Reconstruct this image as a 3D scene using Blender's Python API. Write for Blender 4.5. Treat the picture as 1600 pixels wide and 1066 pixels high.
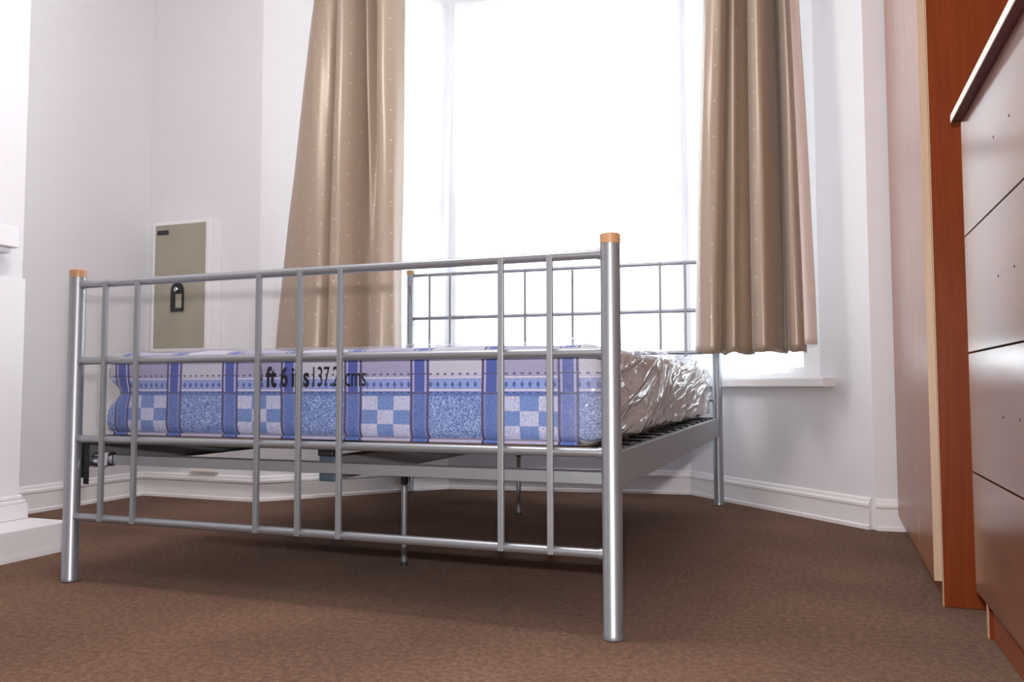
import bpy, bmesh, math, random
from mathutils import Vector, Matrix, noise
random.seed(7)
C = bpy.context.scene
COL = C.collection
for o in list(bpy.data.objects): bpy.data.objects.remove(o, do_unlink=True)

# ------------------------------------------------------------------ camera
F_PX, YAW, PITCH, ROLL = 1273.6, -0.3529, 0.0560, -0.0019
CAM = Vector((1.7974, -1.5967, 0.4959))
cy, sy, cp, sp = math.cos(YAW), math.sin(YAW), math.cos(PITCH), math.sin(PITCH)
fw = Vector((sy*cp, cy*cp, sp)); rt = Vector((cy, -sy, 0)); up = rt.cross(fw)
cr, sr = math.cos(ROLL), math.sin(ROLL)
r2, u2 = rt*cr + up*sr, -rt*sr + up*cr
cd = bpy.data.cameras.new('camera'); cam = bpy.data.objects.new('camera', cd); COL.objects.link(cam)
cd.sensor_width = 36; cd.lens = F_PX*36/1600; cd.clip_start = .02
cam.matrix_world = Matrix(((r2.x, u2.x, -fw.x, CAM.x), (r2.y, u2.y, -fw.y, CAM.y), (r2.z, u2.z, -fw.z, CAM.z), (0, 0, 0, 1)))
C.camera = cam

# ------------------------------------------------------------------ light
W = bpy.data.worlds.new('overcast_sky'); C.world = W; W.use_nodes = True
bg = W.node_tree.nodes['Background']
bg.inputs[0].default_value = (.90, .95, 1, 1); bg.inputs[1].default_value = 4.9
def light(name, kind, loc, power, color=(1, 1, 1), **kw):
    l = bpy.data.lights.new(name, kind); l.energy = power; l.color = color
    for k, v in kw.items(): setattr(l, k, v)
    o = bpy.data.objects.new(name, l); COL.objects.link(o); o.location = loc; return o
# the camera's own flash, 10 cm above the lens
fl = light('camera_flash', 'AREA', CAM + Vector((0, 0, .105)) + fw*.03, 26.0, (1, .965, .935), shape='RECTANGLE', size=.06, size_y=.025)
fl.rotation_euler = cam.matrix_world.to_euler()
# added fill light high over the bed, brightens the walls; no fitting there
light('added_fill_light', 'POINT', (.60, -.30, 2.30), 50, (1, .965, .94), shadow_soft_size=.25)
V = C.view_settings
C.display_settings.display_device = 'sRGB'
V.view_transform = 'Standard'; V.look = 'None'; V.gamma = 1; V.use_curve_mapping = False; V.exposure = 0.25

# ------------------------------------------------------------------ materials
def lin(r, g, b):
    f = lambda c: (c/255/12.92) if c/255 <= .04045 else ((c/255+.055)/1.055)**2.4
    return (f(r), f(g), f(b), 1)
class NT:
    """small wrapper that writes shader math"""
    def __init__(s, name):
        s.m = bpy.data.materials.new(name); s.m.use_nodes = True; s.t = s.m.node_tree
        s.b = s.t.nodes['Principled BSDF']; s.out = s.t.nodes['Material Output']
    def n(s, k, **kw):
        d = s.t.nodes.new(k)
        for a, v in kw.items(): setattr(d, a, v)
        return d
    def put(s, inp, v):
        if hasattr(v, 'is_output') or isinstance(v, bpy.types.NodeSocket): s.t.links.new(v, inp)
        elif v is not None: inp.default_value = v
    def f(s, op, a, b=None, c=None):
        d = s.n('ShaderNodeMath', operation=op)
        s.put(d.inputs[0], a)
        if b is not None: s.put(d.inputs[1], b)
        if c is not None: s.put(d.inputs[2], c)
        return d.outputs[0]
    def mix(s, t, a, b, blend='MIX'):
        d = s.n('ShaderNodeMix', data_type='RGBA', blend_type=blend)
        s.put(d.inputs[0], t); s.put(d.inputs[6], a); s.put(d.inputs[7], b); return d.outputs[2]
    def xyz(s, kind='Object'):
        tc = s.n('ShaderNodeTexCoord'); sx = s.n('ShaderNodeSeparateXYZ'); s.t.links.new(tc.outputs[kind], sx.inputs[0])
        return tc.outputs[kind], sx.outputs[0], sx.outputs[1], sx.outputs[2]
    def mapping(s, vec, scale, loc=(0, 0, 0)):
        d = s.n('ShaderNodeMapping'); s.t.links.new(vec, d.inputs[0]); d.inputs[3].default_value = scale; d.inputs[1].default_value = loc
        return d.outputs[0]
    def noise(s, vec, scale, detail=3, rough=.5, dist=0):
        d = s.n('ShaderNodeTexNoise'); s.t.links.new(vec, d.inputs['Vector'])
        d.inputs['Scale'].default_value = scale; d.inputs['Detail'].default_value = detail
        d.inputs['Roughness'].default_value = rough; d.inputs['Distortion'].default_value = dist
        return d.outputs[0]
    def vor(s, vec, scale, feature='F1'):
        d = s.n('ShaderNodeTexVoronoi', feature=feature); s.t.links.new(vec, d.inputs['Vector']); d.inputs['Scale'].default_value = scale
        return d.outputs['Distance']
    def ramp(s, v, stops):
        d = s.n('ShaderNodeValToRGB'); s.put(d.inputs[0], v); e = d.color_ramp.elements
        while len(e) < len(stops): e.new(.5)
        for i, (p, c) in enumerate(stops): e[i].position = p; e[i].color = c
        return d.outputs[0]
    def schlick(s, f0, nb=None):
        d = s.n('ShaderNodeLayerWeight'); d.inputs[0].default_value = .5
        if nb is not None: s.t.links.new(nb, d.inputs['Normal'])
        return s.f('MULTIPLY_ADD', s.f('POWER', d.outputs['Facing'], 5.0), 1-f0, f0)
    def bump(s, h, strength=.3, dist=.001):
        d = s.n('ShaderNodeBump'); s.t.links.new(h, d.inputs['Height']); d.inputs['Strength'].default_value = strength
        d.inputs['Distance'].default_value = dist; return d.outputs[0]
    def set(s, color=None, rough=None, metal=None, normal=None, **kw):
        s.put(s.b.inputs['Base Color'], color); s.put(s.b.inputs['Roughness'], rough); s.put(s.b.inputs['Metallic'], metal)
        if normal is not None: s.put(s.b.inputs['Normal'], normal)
        for k, v in kw.items(): s.put(s.b.inputs[k.replace('_', ' ')], v)
        return s.m
def plain(name, col, rough=.5, metal=0, nscale=60, amt=.05, bumpd=.0004, **kw):
    t = NT(name); v, *_ = t.xyz(); n = t.noise(v, nscale, 3)
    k = t.f('MULTIPLY_ADD', n, 2*amt, 1-amt)
    c = t.n('ShaderNodeVectorMath', operation='SCALE'); c.inputs[0].default_value = col[:3]; t.t.links.new(k, c.inputs['Scale'])
    return t.set(c.outputs[0], rough, metal, t.bump(n, .3, bumpd) if bumpd > .0001 else None, **kw)

M = {}
M['wall'] = plain('painted_plaster', lin(221, 219, 223), .6, 0, 14, .02, .0008)
M['ceiling'] = plain('ceiling_paint', lin(232, 230, 228), .8)
M['gloss'] = plain('white_gloss_paint', lin(232, 228, 230), .28, 0, 30, .02, .0004)
M['surround'] = plain('white_fireplace_paint', lin(226, 223, 227), .35, 0, 30, .015, .0004)
M['silver'] = plain('silver_painted_steel', lin(150, 152, 158), .36, .7, 300, .03, .00005)
M['silver_flat'] = plain('silver_powder_coat', lin(138, 140, 145), .45, .5, 300, .03, .00005)
M['chrome'] = plain('bright_zinc', lin(190, 195, 200), .18, 1, 90, .08, .0002)
M['black'] = plain('black_plastic', lin(28, 29, 33), .4, 0, 90, .1, .0002)
M['slate'] = plain('slate_plastic', lin(62, 76, 90), .4, 0, 90, .08, .0002)
M['dark_steel'] = plain('dark_steel', lin(70, 70, 74), .4, .7, 90, .08, .0001)
M['frame'] = plain('window_frame_paint', lin(236, 236, 238), .35, 0, 30, .01)
M['lining'] = plain('curtain_lining', lin(232, 222, 218), .85, 0, 500, .05, .0003)
M['dark'] = plain('dark_gap', lin(34, 24, 22), .7)
M['ink'] = plain('black_print', lin(16, 16, 20), .5)
M['socket'] = plain('white_moulded_plastic', lin(228, 222, 220), .3)

def wood(name, c1, c2, axis='Z', rough=.3, scale=1.0, grain=.35, coat=0, spec=.5, cr=.3):
    t = NT(name); v, x, y, z = t.xyz()
    sc = {'Z': (9, 9, .55), 'X': (.55, 9, 9), 'Y': (9, .55, 9)}[axis]
    mp = t.mapping(v, tuple(a*scale for a in sc))
    n1 = t.noise(mp, 1.6, 4, .55, .6)
    rings = t.f('FRACT', t.f('MULTIPLY', n1, 7.0))
    rings = t.f('ABSOLUTE', t.f('SUBTRACT', rings, .5))
    sc2 = {'Z': (260, 260, 7), 'X': (7, 260, 260), 'Y': (260, 7, 260)}[axis]
    fine = t.noise(t.mapping(v, sc2), 1, 2)
    k = t.f('ADD', t.f('MULTIPLY', rings, grain*1.6), t.f('MULTIPLY', fine, .55))
    return t.set(t.mix(k, c1, c2), rough, 0, t.bump(fine, .12, .0002), Coat_Weight=coat, Coat_Roughness=cr, Specular_IOR_Level=spec)
M['cherry_side'] = wood('cherry_laminate_dark', lin(98, 38, 8), lin(130, 58, 18), 'Z', .45, 1, .3, 0, .12)
M['cherry_door'] = wood('cherry_laminate', lin(136, 84, 56), lin(164, 110, 80), 'Z', .34, coat=.12)
M['cherry_drawer'] = wood('cherry_drawer_front', lin(78, 32, 18), lin(138, 78, 50), 'Y', .24, .55, .6, coat=.9, cr=.19)
M['plinth_wood'] = wood('plinth_laminate', lin(112, 52, 28), lin(142, 76, 48), 'Y', .4)
M['edge_wood'] = wood('pale_edge_banding', lin(172, 142, 116), lin(192, 164, 138), 'Z', .5)
M['slab_edge'] = wood('pale_top_edging', lin(232, 218, 206), lin(242, 232, 222), 'Y', .35)
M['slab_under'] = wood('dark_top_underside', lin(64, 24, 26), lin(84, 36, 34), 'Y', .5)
M['cap_wood'] = wood('turned_beech_cap', lin(156, 112, 76), lin(184, 144, 108), 'Z', .35, 3)
M['slat_wood'] = wood('beech_slat', lin(196, 160, 112), lin(216, 184, 138), 'X', .5, 2)

# carpet
t = NT('brown_carpet'); v, x, y, z = t.xyz()
n1 = t.noise(v, 420, 2, .7); n2 = t.noise(v, 75, 3, .7); n3 = t.noise(v, 2.2, 3)
k = t.f('ADD', t.f('MULTIPLY', n1, .62), t.f('ADD', t.f('MULTIPLY', n2, .45), t.f('MULTIPLY', n3, .22)))
c = t.ramp(k, [(.46, lin(58, 36, 26)), (.64, lin(106, 74, 56)), (.84, lin(152, 116, 93))])
h = t.f('ADD', n1, t.f('MULTIPLY', n2, .6))
M['carpet'] = t.set(c, .95, 0, t.bump(h, .9, .004), Specular_IOR_Level=.1, Sheen_Weight=.1)

# curtain satin with small woven dots (uses the cloth's own UV, in metres)
def curtain_mat():
    t = NT('beige_dotted_satin')
    uv = t.n('ShaderNodeUVMap'); sx = t.n('ShaderNodeSeparateXYZ'); t.t.links.new(uv.outputs[0], sx.inputs[0])
    u, w = sx.outputs[0], sx.outputs[1]
    P, Q = .105, .130
    def dots(ou, ow):
        a = t.f('SUBTRACT', t.f('FRACT', t.f('DIVIDE', t.f('ADD', u, ou), P)), .5)
        b = t.f('SUBTRACT', t.f('FRACT', t.f('DIVIDE', t.f('ADD', w, ow), Q)), .5)
        d = t.f('SQRT', t.f('ADD', t.f('POWER', t.f('MULTIPLY', a, P), 2), t.f('POWER', t.f('MULTIPLY', b, Q*.8), 2)))
        return t.f('LESS_THAN', d, .0038)
    d = t.f('MAXIMUM', dots(0, 0), dots(P/2, Q/2))
    weave = t.noise(t.mapping(uv.outputs[0], (900, 40, 1)), 1, 2)
    base = t.mix(weave, lin(166, 148, 132), lin(190, 173, 156))
    col = t.mix(d, base, lin(214, 200, 184))
    t.set(col, .36, .12, t.bump(t.f('ADD', weave, d), .25, .0004), Sheen_Weight=.35, Specular_IOR_Level=.9)
    tr = t.n('ShaderNodeBsdfTranslucent'); t.put(tr.inputs[0], t.mix(.5, col, lin(236, 196, 150)))
    mx = t.n('ShaderNodeMixShader'); mx.inputs[0].default_value = .26
    t.t.links.new(t.b.outputs[0], mx.inputs[1]); t.t.links.new(tr.outputs[0], mx.inputs[2]); t.t.links.new(mx.outputs[0], t.out.inputs[0])
    return t.m
M['curtain'] = curtain_mat()
def net_mat():
    t = NT('white_sheer_net'); v, *_ = t.xyz()
    tr = t.n('ShaderNodeBsdfTranslucent'); tr.inputs[0].default_value = (.93, .94, .96, 1)
    df = t.n('ShaderNodeBsdfDiffuse'); df.inputs[0].default_value = (.93, .93, .94, 1)
    tp = t.n('ShaderNodeBsdfTransparent')
    a = t.n('ShaderNodeMixShader'); a.inputs[0].default_value = .25
    t.t.links.new(tr.outputs[0], a.inputs[1]); t.t.links.new(df.outputs[0], a.inputs[2])
    b = t.n('ShaderNodeMixShader'); wv = t.noise(v, 700, 1)
    t.t.links.new(t.f('MULTIPLY_ADD', wv, .2, .42), b.inputs[0]); t.t.links.new(tp.outputs[0], b.inputs[1]); t.t.links.new(a.outputs[0], b.inputs[2])
    t.t.links.new(b.outputs[0], t.out.inputs[0]); return t.m
M['net'] = net_mat()
def glass_mat():
    t = NT('window_glass'); v, *_ = t.xyz()
    g = t.n('ShaderNodeBsdfGlossy'); g.inputs['Roughness'].default_value = .02
    tp = t.n('ShaderNodeBsdfTransparent'); tp.inputs[0].default_value = (.95, .97, .97, 1)
    mx = t.n('ShaderNodeMixShader'); t.t.links.new(t.schlick(.05), mx.inputs[0]); t.t.links.new(tp.outputs[0], mx.inputs[1]); t.t.links.new(g.outputs[0], mx.inputs[2])
    t.t.links.new(mx.outputs[0], t.out.inputs[0]); return t.m
M['glass'] = glass_mat()
def film_mat():
    t = NT('clear_polythene_film'); v, x, y, z = t.xyz()
    side = t.f('MINIMUM', 1.0, t.f('MAXIMUM', 0.0, t.f('MULTIPLY', t.f('SUBTRACT', x, 1.255), 8)))
    cc = t.f('SUBTRACT', t.f('MULTIPLY', z, 8), t.f('MULTIPLY', y, 2.1)); aa = t.f('ADD', t.f('MULTIPLY', y, 1.1), t.f('MULTIPLY', z, 2.5))
    cv = t.n('ShaderNodeCombineXYZ'); t.put(cv.inputs[0], cc); t.put(cv.inputs[1], aa); t.put(cv.inputs[2], t.f('MULTIPLY', x, 7))
    n = t.noise(cv.outputs[0], 1.5, 2, .5, 1.3)
    rid = t.f('POWER', t.f('SUBTRACT', 1.0, t.f('ABSOLUTE', t.f('MULTIPLY_ADD', n, 4, -2))), 3)
    n2 = t.noise(v, 30, 2, .5, .6)
    h = t.f('ADD', t.f('MULTIPLY', t.f('ADD', rid, n), t.f('MULTIPLY_ADD', side, .95, .05)), t.f('MULTIPLY', n2, t.f('MULTIPLY_ADD', side, .12, .03)))
    nb = t.bump(h, .44, .02)
    g = t.n('ShaderNodeBsdfGlossy'); g.inputs['Roughness'].default_value = .06; t.t.links.new(nb, g.inputs['Normal'])
    df = t.n('ShaderNodeBsdfDiffuse'); df.inputs[0].default_value = (.86, .84, .84, 1); t.t.links.new(nb, df.inputs['Normal'])
    tp = t.n('ShaderNodeBsdfTransparent'); tp.inputs[0].default_value = (.97, .97, .97, 1)
    fr = t.schlick(.05, nb)
    a = t.n('ShaderNodeMixShader'); t.t.links.new(t.f('MULTIPLY_ADD', side, .13, .03), a.inputs[0]); t.t.links.new(tp.outputs[0], a.inputs[1]); t.t.links.new(df.outputs[0], a.inputs[2])
    b = t.n('ShaderNodeMixShader'); t.t.links.new(t.f('MULTIPLY', fr, t.f('MULTIPLY_ADD', side, .25, .5)), b.inputs[0]); t.t.links.new(a.outputs[0], b.inputs[1]); t.t.links.new(g.outputs[0], b.inputs[2])
    t.t.links.new(b.outputs[0], t.out.inputs[0]); return t.m
M['film'] = film_mat()

def ticking_mat():
    """blue check mattress ticking: object coordinates, metres"""
    t = NT('blue_check_ticking'); v, x, y, z = t.xyz()
    P, X0 = .1725, .0865
    q = t.f('DIVIDE', t.f('SUBTRACT', x, X0), P)
    u = t.f('FRACT', q); cell = t.f('FLOOR', q)
    par = t.f('LESS_THAN', t.f('ABSOLUTE', t.f('SUBTRACT', t.f('ABSOLUTE', t.f('MODULO', cell, 2)), 0)), .5)   # 1 on chequered cells
    def band(val, a, b):
        return t.f('MULTIPLY', t.f('GREATER_THAN', val, a), t.f('LESS_THAN', val, b))
    leafn = t.vor(t.mapping(v, (1, .3, 1)), 120); fine = t.noise(v, 900, 2, .7); med = t.ramp(t.noise(t.mapping(v, (1, .3, 1)), 300, 3, .7, 1.5), [(.36, (0, 0, 0, 1)), (.64, (1, 1, 1, 1))])
    blue = t.mix(med, lin(40, 66, 136), lin(92, 122, 188))
    leaf = t.mix(t.f('GREATER_THAN', t.noise(t.mapping(v, (1, .3, 1)), 120, 2, .5, 3.5), .55), blue, lin(160, 180, 216))
    pale = t.mix(t.ramp(t.noise(v, 520, 2, .7), [(.38, (0, 0, 0, 1)), (.62, (1, 1, 1, 1))]), lin(126, 138, 190), lin(204, 204, 220))
    # 3 x 3 chequers
    cu = t.f('FLOOR', t.f('MULTIPLY', t.f('DIVIDE', t.f('SUBTRACT', u, .27), .73), 3))
    cv = t.f('FLOOR', t.f('MULTIPLY', t.f('DIVIDE', t.f('SUBTRACT', z, .380), .0955), 3))
    chk = t.f('LESS_THAN', t.f('ABSOLUTE', t.f('MODULO', t.f('ADD', cu, cv), 2)), .5)
    check = t.mix(chk, t.mix(med, lin(64, 94, 164), lin(118, 144, 194)), pale)
    col = t.mix(par, leaf, check)
    # transition row under the stripes
    col = t.mix(band(z, .4755, .485), col, blue)
    # ornament strip with small diamonds
    du = t.f('ABSOLUTE', t.f('SUBTRACT', t.f('FRACT', t.f('DIVIDE', x, .018)), .5))
    dz = t.f('ABSOLUTE', t.f('DIVIDE', t.f('SUBTRACT', z, .501), .03))
    dia = t.f('LESS_THAN', t.f('ADD', du, dz), .26)
    orn = t.mix(dia, t.mix(med, lin(94, 116, 184), lin(146, 160, 208)), lin(54, 76, 150))
    col = t.mix(band(z, .485, .520), col, orn)
    # pale lines with dotted borders
    pl = t.f('MAXIMUM', band(z, .4870, .4905), band(z, .5150, .5185))
    col = t.mix(pl, col, lin(198, 188, 204))
    dd = t.f('LESS_THAN', du, .2)
    dots = t.f('MULTIPLY', dd, t.f('MAXIMUM', band(z, .4815, .4850), band(z, .5225, .5262)))
    # mauve and white upper strip
    mauve = t.mix(t.f('GREATER_THAN', t.f('FRACT', t.f('MULTIPLY', z, 300)), .5), lin(124, 118, 158), lin(166, 160, 190))
    upper = t.mix(par, t.mix(fine, lin(146, 146, 174), lin(196, 194, 206)), mauve)
    col = t.mix(t.f('GREATER_THAN', z, .520), col, upper)
    col = t.mix(dots, col, lin(58, 50, 92))
    low = t.mix(fine, lin(132, 126, 164), lin(184, 180, 200))
    col = t.mix(t.f('LESS_THAN', z, .3835), col, low)
    # vertical bands
    bcol = t.mix(t.f('GREATER_THAN', z, .485), t.mix(med, lin(42, 66, 140), lin(92, 118, 184)), lin(48, 70, 152))
    inb = t.f('LESS_THAN', u, .265); col = t.mix(inb, col, bcol)
    edge = t.f('MULTIPLY', inb, t.f('MAXIMUM', band(u, .03, .06), band(u, .205, .235)))
    col = t.mix(t.f('MULTIPLY', edge, t.f('MULTIPLY_ADD', t.f('GREATER_THAN', z, .485), .75, .2)), col, lin(160, 158, 198))
    ln = t.f('MAXIMUM', t.f('LESS_THAN', u, .034), band(u, .238, .27)); col = t.mix(ln, col, lin(58, 48, 96))
    hz = t.f('MULTIPLY', inb, t.f('MAXIMUM', band(z, .4800, .4835), band(z, .5235, .5262))); col = t.mix(hz, col, lin(58, 48, 96))
    # long sides turn to a plain dusty beige past a slanted line
    side = t.f('MULTIPLY', t.f('GREATER_THAN', t.f('ABSOLUTE', t.f('SUBTRACT', x, .705)), .672), t.f('GREATER_THAN', y, t.f('MULTIPLY_ADD', z, -.9, .62)))
    col = t.mix(side, col, t.mix(fine, lin(138, 114, 106), lin(180, 156, 148)))
    return t.set(col, .8, 0, t.bump(t.f('ADD', fine, t.f('MULTIPLY', med, .4)), .3, .0008), Sheen_Weight=.15)
M['ticking'] = ticking_mat()
def mesh_panel_mat():
    t = NT('beige_speckled_mesh'); v, *_ = t.xyz()
    a = t.noise(v, 420, 2, .7); b = t.noise(v, 9, 3)
    c = t.mix(t.f('ADD', t.f('MULTIPLY', a, .7), t.f('MULTIPLY', b, .35)), lin(132, 124, 108), lin(186, 180, 164))
    return t.set(c, .55, .1, t.bump(a, .4, .001))
M['mesh_panel'] = mesh_panel_mat()

# ------------------------------------------------------------------ mesh helpers
def obj(name, bm, mat, parent=None, smooth=False, auto=None):
    me = bpy.data.meshes.new(name); bm.normal_update(); bm.to_mesh(me); bm.free()
    o = bpy.data.objects.new(name, me); COL.objects.link(o)
    for m in (mat if isinstance(mat, (list, tuple)) else [mat]): me.materials.append(m)
    if smooth or auto is not None:
        for p in me.polygons: p.use_smooth = True
        if auto is not None: me.set_sharp_from_angle(angle=math.radians(auto))
    if parent is not None:
        o.parent = parent
        o.matrix_parent_inverse = Matrix.Translation(-wloc(parent))
    return o
def wloc(o):
    l = Vector(o.location)
    if o.parent is not None and o.type == 'EMPTY': l = l + wloc(o.parent)
    return l
def thing(name, label, cat, loc=(0, 0, 0), group=None):
    o = bpy.data.objects.new(name, None); COL.objects.link(o); o.location = loc; o.empty_display_size = .1
    o['label'] = label; o['category'] = cat
    if group: o['group'] = group
    return o
def tag(o, label, cat, group=None):
    o['label'] = label; o['category'] = cat
    if group: o['group'] = group
    return o
def struct(o): o['kind'] = 'structure'; return o
def B(): return bmesh.new()
def add_box(bm, x0, x1, y0, y1, z0, z1, bev=0, seg=2, mi=0):
    vs = [bm.verts.new((x, y, z)) for x in (x0, x1) for y in (y0, y1) for z in (z0, z1)]
    fs = [bm.faces.new([vs[i] for i in q]) for q in ((0, 1, 3, 2), (4, 6, 7, 5), (0, 4, 5, 1), (2, 3, 7, 6), (0, 2, 6, 4), (1, 5, 7, 3))]
    for f in fs: f.material_index = mi
    if bev:
        es = {e for f in fs for e in f.edges}
        bmesh.ops.bevel(bm, geom=list(es), offset=bev, segments=seg, affect='EDGES', profile=.5)
    return fs
def box(x0, x1, y0, y1, z0, z1, bev=.001, seg=2):
    bm = B(); add_box(bm, x0, x1, y0, y1, z0, z1, bev, seg); return bm
def add_tube(bm, a, b, r, seg=24, r2=None, bev=0):
    a, b = Vector(a), Vector(b); d = (b-a); L = d.length; q = d.to_track_quat('Z', 'Y').to_matrix().to_4x4()
    rings = [(0, r), (L, r if r2 is None else r2)]
    if bev: rings = [(0, r-bev), (bev, r), (L-bev, r), (L, r-bev)]
    add_lathe(bm, rings, seg, Matrix.Translation(a) @ q)
def add_lathe(bm, prof, seg=28, mat=Matrix()):
    rs = []
    for h, r in prof:
        rs.append([bm.verts.new(mat @ Vector((r*math.cos(2*math.pi*i/seg), r*math.sin(2*math.pi*i/seg), h))) for i in range(seg)])
    for A, Bv in zip(rs, rs[1:]):
        for i in range(seg): bm.faces.new((A[i], A[(i+1) % seg], Bv[(i+1) % seg], Bv[i]))
    bm.faces.new(list(reversed(rs[0]))); bm.faces.new(rs[-1])
def add_prism(bm, pts, z0, z1):
    lo = [bm.verts.new((x, y, z0)) for x, y in pts]; hi = [bm.verts.new((x, y, z1)) for x, y in pts]
    n = len(pts); bm.faces.new(list(reversed(lo))); bm.faces.new(hi)
    for i in range(n): bm.faces.new((lo[i], lo[(i+1) % n], hi[(i+1) % n], hi[i]))
def sweep(bm, a, b, prof, ext0=0, ext1=0, nrm=None):
    """extrude a (out, z) profile along the floor line a->b; 'out' points to the room side (nrm)"""
    a, b = Vector((a[0], a[1], 0)), Vector((b[0], b[1], 0)); d = (b-a).normalized()
    n = Vector((d.y, -d.x, 0)) if nrm is None else nrm
    P = [bm.verts.new(a - d*(ext0 - 0) + n*o + Vector((0, 0, z)) + d*(0)) for o, z in prof]
    Q = [bm.verts.new(b + d*ext1 + n*o + Vector((0, 0, z))) for o, z in prof]
    k = len(prof)
    for i in range(k): bm.faces.new((P[i], P[(i+1) % k], Q[(i+1) % k], Q[i]))
    bm.faces.new(P); bm.faces.new(list(reversed(Q)))
    bmesh.ops.recalc_face_normals(bm, faces=bm.faces)

# ------------------------------------------------------------------ the room
H = 2.62
A_, B_, C_, D_, E_, F_, G_ = (-1.125, .30), (-1.125, 1.385), (-.485, 1.375), (.115, 2.065), (1.265, 2.245), (1.99, 1.505), (2.66, 1.545)
YF = -3.0
bm = B(); add_prism(bm, [(-1.3, YF-.1), (2.8, YF-.1), (2.8, 1.7), (1.5, 2.5), (0, 2.45), (-1.3, 1.6)], -.06, 0)
struct(obj('floor', bm, M['carpet']))
bm = B(); add_prism(bm, [(-1.3, YF-.1), (2.8, YF-.1), (2.8, 1.7), (1.5, 2.5), (0, 2.45), (-1.3, 1.6)], H, H+.06)
struct(obj('ceiling', bm, M['ceiling']))
def wall_seg(name, a, b, th=.14, openings=(), mat='wall', ea=0, eb=0):
    """wall from a to b, room on the right-hand side of a->b; openings: (s0, s1, z0, z1)"""
    a, b = Vector((*a, 0)), Vector((*b, 0)); d = (b-a).normalized(); L = (b-a).length; n = Vector((d.y, -d.x, 0))
    bm = B()
    def blk(s0, s1, z0, z1):
        if s1-s0 < 1e-4 or z1-z0 < 1e-4: return
        p = [a+d*s0, a+d*s1, a+d*s1-n*th, a+d*s0-n*th]
        add_prism(bm, [(q.x, q.y) for q in p], z0, z1)
    s = -ea
    for s0, s1, z0, z1 in openings:
        blk(s, s0, 0, H); blk(s0, s1, 0, z0); blk(s0, s1, z1, H); s = s1
    blk(s, L+eb, 0, H)
    bmesh.ops.recalc_face_normals(bm, faces=bm.faces)
    return struct(obj(name, bm, M[mat])), a, d, n, L
wall_seg('wall_left', A_, B_)
wall_seg('wall_back_left', B_, C_, ea=.14, th=.2)
ZS, ZT = .525, 2.42
dist = lambda p, q: math.hypot(p[0]-q[0], p[1]-q[1])
LL, LC, LR = dist(C_, D_), dist(D_, E_), dist(E_, F_)
wins = [('bay_left', C_, D_, (.32, LL-.03)), ('bay_center', D_, E_, (.03, LC-.03)), ('bay_right', E_, F_, (.03, LR-.236))]
n_w = 0
SK = [(0, 0), (.021, 0), (.021, .012), (.015, .016), (.015, .074), (.019, .079), (.019, .088), (.012, .094), (.010, .103), (.003, .108), (0, .108)]
for nm, a, b, (s0, s1) in wins:
    o, av, d, n, L = wall_seg('wall_'+nm, a, b, th=.12, openings=[(s0, s1, ZS, ZT)])
    n_w += 1
    root = thing('window_%d' % n_w, '', ''); del root['label']; del root['category']; root['kind'] = 'structure'
    def pt(s, off, z): return av + d*s + n*off + Vector((0, 0, z))
    bm = B(); t0, t1 = -.075, -.014
    def fb(bm, sa, sb, za, zb, ta=t0, tb=t1):
        p = [pt(sa, ta, 0), pt(sb, ta, 0), pt(sb, tb, 0), pt(sa, tb, 0)]
        add_prism(bm, [(q.x, q.y) for q in p], za, zb)
    w = .045; ws = .10 if n_w == 3 else w
    fb(bm, s0, s0+w, ZS, ZT); fb(bm, s1-ws, s1, ZS, ZT); fb(bm, s0+w, s1-ws, ZS, ZS+w); fb(bm, s0+w, s1-ws, ZT-w, ZT)
    fb(bm, s0+w, s1-ws, 1.36, 1.40)
    bmesh.ops.recalc_face_normals(bm, faces=bm.faces)
    obj('window_frame', bm, M['frame'], root)
    bm = B(); fb(bm, s0+w, s1-ws, ZS+w, ZT-w, -.046, -.042); bmesh.ops.recalc_face_normals(bm, faces=bm.faces)
    obj('window_pane', bm, M['glass'], root)
# back walls right of the bay, right wall, wall behind the camera, left wall nearer the camera
wall_seg('wall_back_right', F_, G_, th=.2, eb=.14)
wall_seg('wall_right', (2.66, 1.545), (2.66, YF), th=.12)
wall_seg('wall_front', (2.66, YF), (-1.125, YF), th=.12, ea=.12, eb=.12)
wall_seg('wall_left', (-1.125, YF), (-1.125, -1.30))
bm = B(); add_box(bm, -1.265, -.575, -1.30, .30, 0, H); struct(obj('wall_chimney_breast', bm, M['wall']))

# window sill boards following the bay
def offs(p, q, o):
    d = (Vector(q)-Vector(p)).normalized(); return Vector((d.y, -d.x))*o
def inter(p, d, q, e):
    cr_ = d.x*e.y-d.y*e.x; t_ = ((q.x-p.x)*e.y-(q.y-p.y)*e.x)/cr_; return p+d*t_
def offset_line(pts, o):
    out = []
    P = [Vector(p) for p in pts]
    for i in range(len(P)):
        if i == 0: out.append(P[0]+offs(P[0], P[1], o))
        elif i == len(P)-1: out.append(P[-1]+offs(P[-2], P[-1], o))
        else:
            a = P[i-1]+offs(P[i-1], P[i], o); b = P[i]+offs(P[i], P[i+1], o)
            out.append(inter(a, P[i]-P[i-1], b, P[i+1]-P[i]))
    return out
Cs = Vector(C_)+(Vector(D_)-Vector(C_)).normalized()*.10; Fs = Vector(F_)+(Vector(E_)-Vector(F_)).normalized()*.165
line = [Cs, Vector(D_), Vector(E_), Fs]
inn = offset_line(line, .055); outr = offset_line(line, -.05)
bm = B(); add_prism(bm, [tuple(p) for p in inn]+[tuple(p) for p in reversed(outr)], .493, .527)
bmesh.ops.recalc_face_normals(bm, faces=bm.faces)
bmesh.ops.bevel(bm, geom=[e for e in bm.edges], offset=.004, segments=2, affect='EDGES')
struct(obj('window_sill', bm, M['gloss'])).name = 'trim_1'

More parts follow.
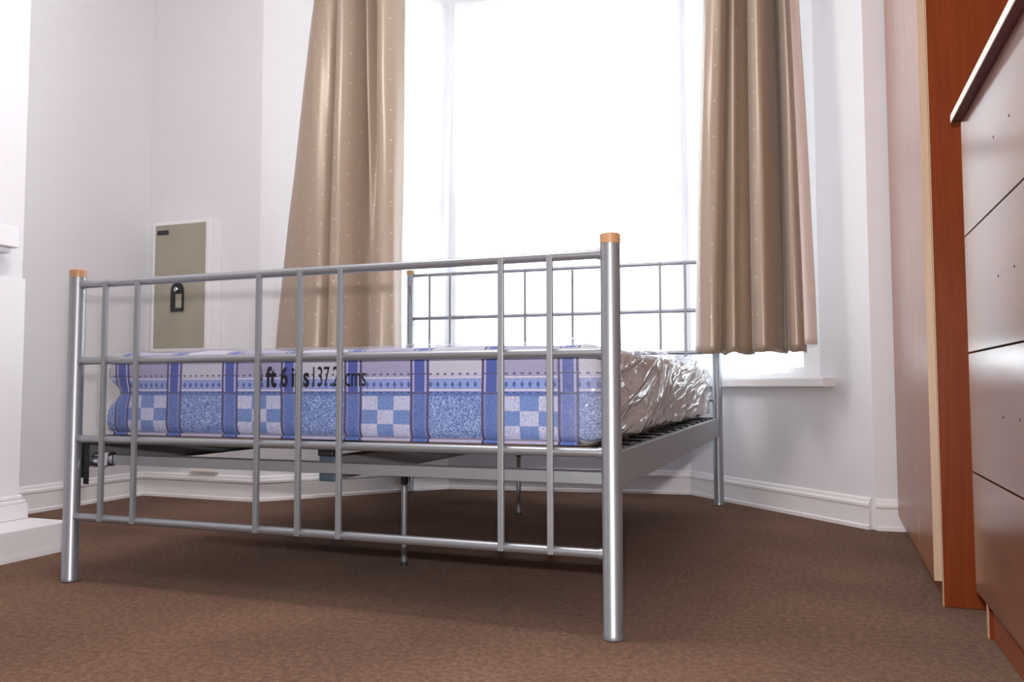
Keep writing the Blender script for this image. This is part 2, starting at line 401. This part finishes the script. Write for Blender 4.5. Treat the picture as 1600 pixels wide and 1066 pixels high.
# skirting
def skirting(name, pts, close_end=False):
    bm = B()
    rows = [offset_line(pts, o) if len(pts) > 2 else [Vector(pts[0])+offs(pts[0], pts[1], o), Vector(pts[1])+offs(pts[0], pts[1], o)] for o, z in SK]
    vs = [[bm.verts.new((p.x, p.y, SK[i][1])) for p in row] for i, row in enumerate(rows)]
    k = len(SK)
    for i in range(k):
        for j in range(len(pts)-1): bm.faces.new((vs[i][j], vs[(i+1) % k][j], vs[(i+1) % k][j+1], vs[i][j+1]))
    bm.faces.new([v[0] for v in vs]); bm.faces.new([v[-1] for v in reversed(vs)])
    bmesh.ops.recalc_face_normals(bm, faces=bm.faces)
    return struct(obj(name, bm, M['gloss'], auto=25))
skirting('baseboard_left', [A_, B_, C_])
skirting('baseboard_bay', [C_, D_, E_, (1.982, 1.513)])
skirting('baseboard_right', [(1.992, 1.507), (2.66, 1.547)])
bm = B(); add_box(bm, -.55, 1.95, 1.50, 1.53, 2.36, 2.385, .003); struct(obj('trim_2', bm, M['frame']))

# ------------------------------------------------------------------ fireplace surround and hearth
bm = B(); add_box(bm, -.573, -.345, -1.10, .315, 0, .012, 0)
add_box(bm, -.573, -.350, -1.095, .310, .012, .088, .003)
h_ = tag(obj('hearth', bm, M['surround']), 'raised white painted hearth slab on the carpet at the left edge', 'hearth')
fs_ = thing('fireplace_surround', 'white painted fireplace surround standing on the raised white hearth', 'fireplace', (-.56, -.41, .088))
for y0 in (-1.04, .167):
    bm = B(); add_box(bm, -.574, -.535, y0, y0+.115, .16, .84, .003)
    p_ = obj('pilaster', bm, M['surround'], fs_)
    bm = B(); add_box(bm, -.574, -.515, y0-.012, y0+.131, .0885, .135, .002)
    add_box(bm, -.574, -.520, y0-.006, y0+.125, .135, .148, .003); add_box(bm, -.574, -.527, y0-.003, y0+.120, .148, .162, .004)
    obj('plinth_block', bm, M['surround'], fs_)
    bm = B()
    for k in range(6):
        a0 = k/6; yc = y0-.08 if y0 > 0 else y0+.10; add_box(bm, -.574, -.54+.04*a0, yc, yc+.075, .84+a0*.07, .84+(k+1)/6*.07, .001)
    obj('corbel', bm, M['surround'], fs_)
bm = B(); add_box(bm, -.574, -.545, -.925, .166, .74, .91, .003); obj('frieze', bm, M['surround'], fs_)
bm = B(); add_box(bm, -.574, -.485, -1.07, .215, .925, .99, .003); add_box(bm, -.574, -.500, -1.05, .20, .908, .925, .004); obj('mantel_shelf', bm, M['surround'], fs_)
bm = B(); add_box(bm, -.5745, -.562, -.925, .166, .0885, .74, .001); obj('inset_panel', bm, M['wall'], fs_)

# ------------------------------------------------------------------ wall heater and socket
wh = thing('wall_heater', 'tall beige-fronted wall unit in a white case, left of the curtains', 'wall unit', (-.855, 1.378, .655))
bm = B(); add_box(bm, -1.018, -.692, 1.300, 1.3778, .652, 1.246, .004); obj('case', bm, M['gloss'], wh)
bm = B(); add_box(bm, -.998, -.716, 1.2955, 1.302, .672, 1.230, .001); obj('front_panel', bm, M['mesh_panel'], wh)
bm = B(); add_box(bm, -.985, -.922, 1.292, 1.2965, 1.186, 1.206, .001); obj('badge', bm, M['dark_steel'], wh)
bm = B()
pts = [(-.898, .835), (-.828, .835), (-.828, .925)] + [(-.863+.035*math.cos(a), .925+.04*math.sin(a)) for a in [math.pi*k/10 for k in range(1, 10)]] + [(-.898, .925)]
lo = [bm.verts.new((x, 1.2890, z)) for x, z in pts]; hi = [bm.verts.new((x, 1.2965, z)) for x, z in pts]
bm.faces.new(lo); bm.faces.new(list(reversed(hi)))
for i in range(len(pts)): bm.faces.new((lo[i], hi[i], hi[(i+1) % len(pts)], lo[(i+1) % len(pts)]))
bmesh.ops.recalc_face_normals(bm, faces=bm.faces)
cpn = obj('control_plate', bm, M['black'], wh)
bm = B(); add_tube(bm, (-.863, 1.289, .933), (-.863, 1.279, .933), .011, 20, bev=.002); obj('knob', bm, M['chrome'], cpn, auto=40)
bm = B(); add_box(bm, -.868, -.835, 1.2875, 1.2895, .850, .912, .0005); obj('control_label', bm, M['mesh_panel'], cpn)
bm = B(); add_box(bm, -.893, -.833, 1.2860, 1.2895, .838, .846, .0005); obj('plate_rim', bm, M['dark_steel'], cpn)

so = thing('wall_socket', 'white wall socket just above the skirting under the wall unit', 'socket', (-.76, 1.376, .15))
bm = B(); add_box(bm, -.833, -.687, 1.353, 1.3775, .118, .204, .004); obj('face_plate', bm, M['socket'], so)
for x in (-.80, -.73):
    bm = B(); add_box(bm, x, x+.014, 1.3505, 1.3545, .172, .190, .0015); obj('switch', bm, M['socket'], so)

# ------------------------------------------------------------------ bed
WB = 1.42; RP = .020
bed = thing('bed_frame', 'silver tubular metal double bed frame with wood-capped posts on the carpet', 'bed', (WB/2, .95, 0))
def hb(x): return 1.875 + .05*x/WB        # headboard line
def post(x, y, h, r=RP):
    bm = B(); add_lathe(bm, [(0.001, r-.001), (.003, r+.0012), (.012, r+.0012), (.014, r), (h-.021, r), (h-.021, r-.004)], 36, Matrix.Translation((x, y, 0)))
    p = obj('post', bm, M['silver'], bed, auto=40)
    bm = B(); add_lathe(bm, [(h-.0215, r-.003), (h-.021, r+.0006), (h-.003, r+.0006), (h-.0008, r-.0012), (h, r-.005)], 36, Matrix.Translation((x, y, 0)))
    obj('post_cap', bm, M['cap_wood'], p, auto=35)['label'] = 'turned light wood cap'
    return p
post(0, 0, .804); post(WB, 0, .804); post(0, hb(0), 1.053); post(WB, hb(WB), 1.053)
BARS = (.106, .211, .578, .692, .800, 1.188, 1.295)
for z in (.7636, .5646, .3637, .1647):
    bm = B(); add_tube(bm, (RP*.8, 0, z), (WB-RP*.8, 0, z), .0098, 20)
    add_tube(bm, (RP*.9, 0, z), (RP+.006, 0, z), .0115, 20); add_tube(bm, (WB-RP-.006, 0, z), (WB-RP*.9, 0, z), .0115, 20)
    obj('footboard_rail', bm, M['silver'], bed, auto=40)
for x in BARS:
    bm = B(); add_box(bm, x-.0063, x+.0063, -.0145, -.0045, .158, .7665, .0012); obj('footboard_bar', bm, M['silver_flat'], bed)
for z in (1.0262, .8200, .640, .440):
    bm = B(); add_tube(bm, (RP*.8, hb(0), z), (WB-RP*.8, hb(WB), z), .0085, 16); obj('headboard_rail', bm, M['silver'], bed, auto=40)
for x in BARS:
    y = hb(x); bm = B(); add_box(bm, x-.0052, x+.0052, y-.013, y-.005, .434, 1.029, .001); obj('headboard_bar', bm, M['silver_flat'], bed)
# side rails: folded steel with a top flange; end brackets
for s, xr in ((-1, 0), (1, WB)):
    x0, x1 = (xr+.004, xr+.008) if s > 0 else (xr-.008, xr-.004)
    y0, y1 = .019, hb(xr)-.012
    bm = B(); add_box(bm, min(x0, x1), max(x0, x1)+0, y0, y1, .288, .363, .001)
    xi = x0-.032 if s > 0 else x1
    add_box(bm, xi, xi+.032, y0+.02, y1-.02, .359, .363, .0008)
    add_box(bm, xi if s > 0 else xi, (xi+.032), y0+.02, y1-.02, .288, .291, .0008)
    sr_ = obj('side_rail', bm, M['silver_flat'], bed)
    for yy in (y0-.001, y1-.03):
        bm = B(); xa, xb = (xr-.022, xr+.004) if s > 0 else (xr-.003, xr+.024)
        add_box(bm, xa, xb, yy, yy+.004 if yy < 1 else yy+.03, .262 if yy < 1 else .29, .352, .001)
        if yy < 1 and s < 0:
            add_box(bm, xr+.012, xr+.026, yy+.004, yy+.010, .245, .352, .001)
        obj('rail_bracket', bm, M['dark_steel'], sr_)
# bright corner block, bolt and nut near the left post
bm = B(); add_tube(bm, (.028, .045, .306), (.062, .045, .306), .0195, 20, bev=.002); add_box(bm, .060, .086, .030, .058, .292, .328, .003)
add_tube(bm, (.052, .045, .281), (.052, .045, .292), .006, 8)
obj('corner_clamp', bm, M['chrome'], bed, auto=35)
# cross bar of the base at the foot and at the head
for y in (.045, hb(WB/2)-.06):
    bm = B(); add_box(bm, .088 if y < 1 else .03, WB-.024, y, y+.003, .2955, .3215, .0008); add_box(bm, .088 if y < 1 else .03, WB-.024, y, y+.026, .3190, .3215, .0008)
    cb = obj('cross_bar', bm, M['silver_flat'], bed)
    if y < 1:
        bm = B(); add_box(bm, WB-.030, WB-.020, y-.012, y+.01, .288, .328, .001); obj('end_bracket', bm, M['silver_flat'], cb)
XC = .722
bm = B(); add_box(bm, XC-.020, XC+.020, .078, hb(.7)-.064, .277, .331, .003); cr_ = obj('centre_rail', bm, M['silver_flat'], bed)
bm = B(); add_box(bm, XC-.0215, XC+.0215, .062, .079, .2745, .3335, .003); obj('rail_end_cap', bm, M['slate'], cr_)
bm = B(); add_box(bm, XC-.022, XC+.020, .056, .092, .3338, .358, .003); obj('rail_saddle', bm, M['black'], cr_)
for y in (.452, 1.394):
    bm = B(); add_tube(bm, (XC, y, .001), (XC, y, .276), .0085, 18, bev=.0015); lg = obj('support_leg', bm, M['silver'], bed, auto=40)
    bm = B(); add_tube(bm, (XC, y, .225), (XC, y, .2768), .0108, 18, bev=.001); obj('leg_sleeve', bm, M['dark_steel'], lg, auto=40)
    bm = B(); add_tube(bm, (XC, y, 0.0005), (XC, y, .012), .0105, 18, bev=.001); obj('foot_cap', bm, M['dark_steel'], lg, auto=40)
ns = 14
for k in range(ns):
    y = .115+k*(1.79-.115)/(ns-1)
    for xa, xb in ((.012, XC-.006), (XC+.006, WB-.012)):
        bm = B(); N = 10; vs = []
        for i in range(N+1):
            x = xa+(xb-xa)*i/N; zz = .3585+.0065*math.sin(math.pi*i/N)
            vs.append([bm.verts.new(p) for p in ((x, y-.026, zz), (x, y+.026, zz), (x, y+.026, zz+.006), (x, y-.026, zz+.006))])
        for a, b in zip(vs, vs[1:]):
            for j in range(4): bm.faces.new((a[j], b[j], b[(j+1) % 4], a[(j+1) % 4]))
        bm.faces.new(vs[0]); bm.faces.new(list(reversed(vs[-1]))); bmesh.ops.recalc_face_normals(bm, faces=bm.faces)
        sl = obj('slat', bm, M['slat_wood'], bed, auto=40)
        for xe in ((xa-.004, xa+.055), (xb-.055, xb+.004)):
            bm = B(); add_box(bm, xe[0], xe[1], y-.030, y+.030, .3635, .3690, .001); add_box(bm, xe[0], xe[1], y-.030, y-.0265, .3555, .3690, .0008); add_box(bm, xe[0], xe[1], y+.0265, y+.030, .3555, .3690, .0008)
            obj('slat_holder', bm, M['black'], sl)

# ------------------------------------------------------------------ mattress
def rounded_box(x0, x1, y0, y1, z0, z1, r, nx, ny, nz, fn=None, rz=None):
    """grid box with rounded edges, welded, optional displacement"""
    bm = B(); cache = {}
    rz = rz or r
    def P(x, y, z):
        c = Vector((min(max(x, x0+r), x1-r), min(max(y, y0+r), y1-r), min(max(z, z0+rz), z1-rz)))
        d = Vector((x, y, z))-c
        dd = Vector((d.x/r, d.y/r, d.z/rz)); m = max(abs(dd.x), abs(dd.y), abs(dd.z))
        if dd.length > 1e-9:
            dd = dd*(m/dd.length); d = Vector((dd.x*r, dd.y*r, dd.z*rz))
        p = c+d
        nn = d.normalized() if d.length > 1e-9 else Vector((0, 0, 0))
        if fn: p = fn(p, nn)
        return p
    def V(i, j, k):
        key = (i, j, k)
        if key not in cache:
            e = lambda t, n: t/n
            cache[key] = bm.verts.new(P(x0+(x1-x0)*i/nx, y0+(y1-y0)*j/ny, z0+(z1-z0)*k/nz))
        return cache[key]
    def q(a, b, c, d): bm.faces.new((a, b, c, d))
    for i in range(nx):
        for j in range(ny):
            q(V(i, j, 0), V(i, j+1, 0), V(i+1, j+1, 0), V(i+1, j, 0)); q(V(i, j, nz), V(i+1, j, nz), V(i+1, j+1, nz), V(i, j+1, nz))
        for k in range(nz):
            q(V(i, 0, k), V(i+1, 0, k), V(i+1, 0, k+1), V(i, 0, k+1)); q(V(i, ny, k), V(i, ny, k+1), V(i+1, ny, k+1), V(i+1, ny, k))
    for j in range(ny):
        for k in range(nz):
            q(V(0, j, k), V(0, j, k+1), V(0, j+1, k+1), V(0, j+1, k)); q(V(nx, j, k), V(nx, j+1, k), V(nx, j+1, k+1), V(nx, j, k+1))
    return bm
MX0, MX1, MY0, MY1, MZ0, MZ1 = .035, 1.385, .046, 1.845, .3705, .586
def soft(p, n):
    w = .004*noise.noise(p*5)+.003*noise.noise(p*11)
    lf = min(1, max(0, (.26-p.x)/.2)); pin = math.exp(-((p.z-.482)/.028)**2)
    return p+n*w+Vector((.034*pin*lf + .03*max(0, (p.z-.54)/.05)*lf*(1 if p.z > .54 else 0), .010*pin*lf, 0))
mt = thing('mattress', 'blue checked double mattress in clear polythene lying on the silver bed frame', 'mattress', (.71, .95, .3705))
bm = rounded_box(MX0, MX1, MY0, MY1, MZ0, MZ1, .045, 70, 80, 14, soft, .030)
body = obj('mattress_body', bm, M['ticking'], mt, smooth=True)
# piping along both front edges
for z in (.3765, .572):
    bm = B(); add_tube(bm, (MX0+.05, MY0+.0035, z), (MX1-.05, MY0+.0035, z), .004, 10); obj('piping', bm, M['ticking'], body, auto=40)
def crumple(p, n):
    side = min(1, max(0, (p.x-1.27)/.10)); left = min(1, max(0, (.20-p.x)/.15)); top = 1 if n.z > .6 else 0
    q = Vector((p.x*5, p.y*7, p.z*4))
    base = .0015+.002*noise.noise(p*7)
    # big soft folds fanning diagonally over the right-hand side, loose swell on the left
    c1 = p.z*8-p.y*2.0; a1 = p.y*.8+p.z*1.5
    nn = noise.noise(Vector((c1*1.0, a1, p.x*3))); rid = max(0, 1-abs(nn)*3)**2
    n3 = noise.noise(Vector((c1*2.1+4, a1*1.4, p.x*4)))
    w = base+side*(.017*rid+.009*nn+.002*n3+.004)+left*(.2 if n.z > .25 else 1)*(.019+.012*noise.noise(q*1.5+Vector((5, 2, 1))))
    d = n*w
    if n.z < -.3: d = d*.05
    if n.y < -.5: d = Vector((d.x, d.y*.35, d.z))
    if top: d = d+Vector((0, 0, .012*side*max(0, 1-p.y/1.2)+.006*max(0, noise.noise(Vector((p.x*6, p.y*3, 0))))))
    return p+d
bm = rounded_box(MX0-.004, MX1+.004, MY0-.004, MY1+.004, MZ0-.0005, MZ1+.004, .047, 90, 260, 44, crumple, .032)
film = obj('polythene_wrap', bm, M['film'], mt, smooth=True); film['label'] = 'clear crumpled polythene cover'
def text(body_, x, z, h, width, bold, parent):
    cu = bpy.data.curves.new('t', 'FONT'); cu.body = body_; cu.size = 1; cu.offset = bold; cu.extrude = 0.004; cu.resolution_u = 6
    o = bpy.data.objects.new('t', cu); COL.objects.link(o); bpy.context.view_layer.update()
    me = bpy.data.meshes.new_from_object(o.evaluated_get(bpy.context.evaluated_depsgraph_get())); bpy.data.objects.remove(o)
    xs = [v.co.x for v in me.vertices]; ys = [v.co.y for v in me.vertices]
    kx = width/(max(xs)-min(xs)); capy = .69; x_ = min(xs); kz = h/capy
    for v in me.vertices: v.co = Vector((x+(v.co.x-x_)*kx, .0388-v.co.z*.1, z+v.co.y*kz+(v.co.x-x_)*kx*.008))
    return me
def px2x(px): return .5336+(px-398.6)*(.841-.5336)/(573-398.6)
tb = B()
for s_, a, b, bold in (('4', 398.6, 410.5, .022), ('ft', 415.8, 433.5, .028), ('6', 440.3, 451.3, .022), ('ins', 457.5, 485.5, .024), ('137.2', 491.4, 530.5, 0), ('cms', 541, 571.5, 0)):
    me = text(s_, px2x(a), .4975, .046, px2x(b)-px2x(a), bold, film); tb.from_mesh(me); bpy.data.meshes.remove(me)
pr = obj('size_print', tb, M['ink'], film); pr['label'] = 'black printed text reading 4 ft 6 ins 137.2 cms'

# ------------------------------------------------------------------ curtains
def catmull(P, n):
    out = []
    for i in range(len(P)-1):
        p0 = P[max(i-1, 0)]; p1 = P[i]; p2 = P[i+1]; p3 = P[min(i+2, len(P)-1)]
        for k in range(n):
            t_ = k/n
            out.append(tuple(.5*((2*b)+(-a+c)*t_+(2*a-5*b+4*c-d)*t_*t_+(-a+3*b-3*c+d)*t_**3) for a, b, c, d in zip(p0, p1, p2, p3)))
    out.append(tuple(P[-1])); return out
def curtain(name, low, high, y0, z0, z1, mat, parent=None, seed=0, nz=60, hem=.0):
    """low/high: fold profiles (x, dy) at the hem and at the top; blended over the height"""
    A = catmull(low, 9); Bp = catmull(high, 9); n = len(A)
    bm = B(); uvl = bm.loops.layers.uv.new('UVMap')
    s = [0]
    for i in range(1, n): s.append(s[-1]+math.hypot(A[i][0]-A[i-1][0], A[i][1]-A[i-1][1]))
    G = []
    for k in range(nz+1):
        t_ = k/nz; z = z0+(z1-z0)*t_; e = t_**1.15; row = []
        for i in range(n):
            x = A[i][0]*(1-e)+Bp[i][0]*e; y = (A[i][1]*(1-e)+Bp[i][1]*e)*1.35+.003*noise.noise(Vector((x*40, z*2.2, seed)))
            w = noise.noise(Vector((x*9+seed, z*1.6, seed)))*.010
            x += noise.noise(Vector((i*.15, z*1.1, seed+3)))*.006
            zz = z+(hem*noise.noise(Vector((i*.1, 0, seed)))*(1-t_) if k == 0 else 0)
            row.append(bm.verts.new((x, y0+y+w*.8, zz)))
        G.append(row)
    for k in range(nz):
        for i in range(n-1):
            f = bm.faces.new((G[k][i], G[k][i+1], G[k+1][i+1], G[k+1][i]))
            for l, (ii, kk) in zip(f.loops, ((i, k), (i+1, k), (i+1, k+1), (i, k+1))): l[uvl].uv = (s[ii], (z1-z0)*kk/nz)
    o = obj(name, bm, mat, parent, smooth=True)
    m = o.modifiers.new('thickness', 'SOLIDIFY'); m.thickness = .0016; m.offset = 0
    return o
lc = thing('curtain', 'beige dotted satin curtain left of the bay window, nearer the wall unit', 'curtain', (-.13, 1.42, .60))
low = [(-.445, .03), (-.40, -.015), (-.30, -.03), (-.20, -.015), (-.155, .045), (-.165, .085), (-.13, .02), (-.10, -.06), (-.055, -.065), (-.01, -.02), (.015, .06), (.0, .09), (.035, .07), (.05, 0), (.075, -.035), (.12, -.04), (.165, -.015), (.17, .03)]
high = [(-.245, .03), (-.21, -.01), (-.165, -.025), (-.115, -.005), (-.10, .045), (-.115, .085), (-.085, .02), (-.07, -.05), (-.035, -.06), (.0, -.01), (.005, .06), (-.015, .09), (.03, .07), (.055, -.03), (.085, .05), (.12, -.045), (.175, -.03), (.215, .02)]
k_ = 12
curtain('curtain_fabric', low[:k_+1], high[:k_+1], 1.405, .613, 2.37, M['curtain'], lc, 1.3)
curtain('curtain_fabric', [(x+.012, y) for x, y in low[k_:]], [(x-.012, y) for x, y in high[k_:]], 1.405, .613, 2.37, M['curtain'], lc, 2.3)
rc = thing('curtain', 'beige dotted satin curtain right of the bay window, nearer the wardrobe', 'curtain', (1.6, 1.42, .60))
lowr = [(1.400, .03), (1.405, -.01), (1.435, -.03), (1.475, -.03), (1.485, .0), (1.480, .06), (1.500, .03), (1.53, -.005), (1.565, .02), (1.60, .06), (1.595, .03), (1.615, -.055), (1.655, -.065), (1.685, -.01), (1.70, .045), (1.715, .06), (1.72, -.01), (1.75, -.035), (1.782, -.01)]
highr = [(1.460, .03), (1.470, -.01), (1.495, -.03), (1.53, -.03), (1.540, .0), (1.535, .06), (1.55, .03), (1.565, -.02), (1.59, .02), (1.61, .06), (1.605, .03), (1.62, -.05), (1.65, -.06), (1.675, -.01), (1.685, .045), (1.70, .06), (1.71, -.01), (1.725, -.035), (1.745, -.01)]
curtain('curtain_fabric', lowr, highr, 1.405, .613, 2.37, M['curtain'], rc, 4.1, hem=.01)
lr = [(x+.002+(.030 if x > 1.745 else .008 if x > 1.7 else 0), y+.016) for x, y in lowr]; hr = [(x+.002+(.012 if x > 1.74 else 0), y+.016) for x, y in highr]
curtain('lining', lr[-5:], hr[-5:], 1.405, .64, 2.36, M['lining'], rc, 4.1)['label'] = 'pale lining showing past the right edge'

# sheer nets, one behind each window of the bay
def net(a, b, s0, s1, label, off=.03):
    a, b = Vector((*a, 0)), Vector((*b, 0)); d = (b-a).normalized(); n = Vector((d.y, -d.x, 0))
    bm = B(); N = int((s1-s0)/.008); G = []
    for k in range(13):
        z = .545+(2.41-.545)*k/12; row = []
        for i in range(N+1):
            s = s0+(s1-s0)*i/N
            p = a+d*s+n*(off+.007*math.sin(s*95+noise.noise(Vector((s*6, z*.7, 0)))*4)); row.append(bm.verts.new((p.x, p.y, z)))
        G.append(row)
    for k in range(12):
        for i in range(N): bm.faces.new((G[k][i], G[k][i+1], G[k+1][i+1], G[k+1][i]))
    o = obj('net_curtain', bm, M['net'], smooth=True); return tag(o, label, 'net curtain', None)
net(C_, D_, .36, LL-.0, 'white sheer net curtain in the bay, partly behind the left beige curtain')
net(D_, E_, .03, LC-.03, 'white sheer net curtain glowing across the wide middle window behind the headboard')
net(E_, F_, .0, LR-.335, 'white sheer net curtain in the bay behind the right beige curtain')

# ------------------------------------------------------------------ wardrobe
wd = thing('wardrobe', 'tall cherry-wood wardrobe with pale door edges against the right wall', 'wardrobe', (2.35, 1.0, 0))
XW = 2.054; YN, YE = .488, 1.488
bm = B(); add_box(bm, XW+.0185, 2.64, YN-.010, YN+.008, 0.001, 2.15, .001)
obj('side_panel', bm, M['cherry_side'], wd)
bm = B(); add_box(bm, XW+.0165, XW+.0184, YN-.010, YN+.008, 0.001, 2.15, 0); obj('panel_edging', bm, M['edge_wood'], wd)
bm = B(); add_box(bm, XW+.020, 2.64, YN+.0085, YE, .055, .073, .001); add_box(bm, XW+.020, 2.64, YE-.018, YE, .0731, 2.13, .001)
add_box(bm, 2.625, 2.64, YN+.0085, YE-.0185, .0731, 2.13, .001); add_box(bm, XW+.020, 2.64, YN+.0085, YE, 2.132, 2.15, .001); obj('carcass', bm, M['cherry_door'], wd)
bm = B(); add_box(bm, XW+.024, XW+.04, YN+.009, YE, .001, .0545, .001); obj('plinth', bm, M['plinth_wood'], wd)
for ya, yb in ((YN-.006, .792), (.795, 1.14), (1.143, YE)):
    bm = B(); add_box(bm, XW, XW+.016, ya+.0016, yb, .0565, 2.145, .0008); dr = obj('door', bm, M['cherry_door'], wd)
    bm = B(); add_box(bm, XW, XW+.016, ya, ya+.0015, .0565, 2.145, 0); obj('door_edging', bm, M['edge_wood'], dr)

wd.rotation_euler = (0, 0, -.016)

# ------------------------------------------------------------------ chest of drawers
ch = thing('chest_of_drawers', 'cherry-wood chest of drawers without handles in front of the wardrobe', 'chest of drawers', (2.35, -.15, 0))
XD = 2.094; Y0, Y1 = -.56, .268
bm = B(); add_box(bm, XD+.018, 2.62, Y1-.018, Y1, 0.001, 1.038, .001); obj('side_panel', bm, M['cherry_side'], ch)
bm = B(); add_box(bm, XD+.018, 2.62, Y0, Y0+.018, 0.001, 1.038, .001); obj('side_panel', bm, M['cherry_side'], ch)
bm = B(); add_box(bm, XD+.024, XD+.038, Y0+.0185, Y1-.0185, .001, .088, .001); obj('plinth', bm, M['plinth_wood'], ch)
bm = B(); add_box(bm, XD+.0165, XD+.0178, Y1-.0175, Y1-.0005, .001, .088, 0); obj('panel_edging', bm, M['edge_wood'], ch)
bm = B(); add_box(bm, XD+.0185, 2.62, Y0+.0185, Y1-.0185, .0885, .10, 0); add_box(bm, XD+.03, 2.61, Y0+.0185, Y1-.0185, 1.02, 1.038, 0); add_box(bm, 2.605, 2.62, Y0+.0185, Y1-.0185, .1, 1.02, 0)
obj('carcass', bm, M['cherry_side'], ch)
for z0, z1 in ((.088, .3225), (.3255, .5605), (.5635, .7975), (.8005, 1.0355)):
    bm = B(); add_box(bm, XD, XD+.0165, Y0, Y1, z0, z1, .0008); dw = obj('drawer', bm, M['cherry_drawer'], ch)
    zc = (z0+z1)/2
    for yy in (-.035, -.152):
        bm = B(); add_tube(bm, (XD+.004, yy, zc), (XD-.0004, yy, zc), .0024, 12); obj('handle_hole', bm, M['dark'], dw)['label'] = 'small dark screw hole where a handle is missing'
    bm = B(); add_box(bm, XD+.017, XD+.0178, Y0+.002, Y1-.002, z1-.002, z1+.004, 0); obj('drawer_gap', bm, M['dark'], dw)
bm = B(); add_box(bm, XD-.0165, 2.64, Y0-.01, Y1+.004, 1.0385, 1.0395, 0); add_box(bm, XD-.0165, 2.64, Y0-.01, Y1+.004, 1.0396, 1.0545, .0008)
tp_ = obj('top', bm, M['slab_under'], ch)
bm = B(); add_box(bm, XD-.0182, XD-.0166, Y0-.01, Y1+.004, 1.0390, 1.0545, .0003); obj('top_edging', bm, M['slab_edge'], tp_)['label'] = 'pale front edge of the top'
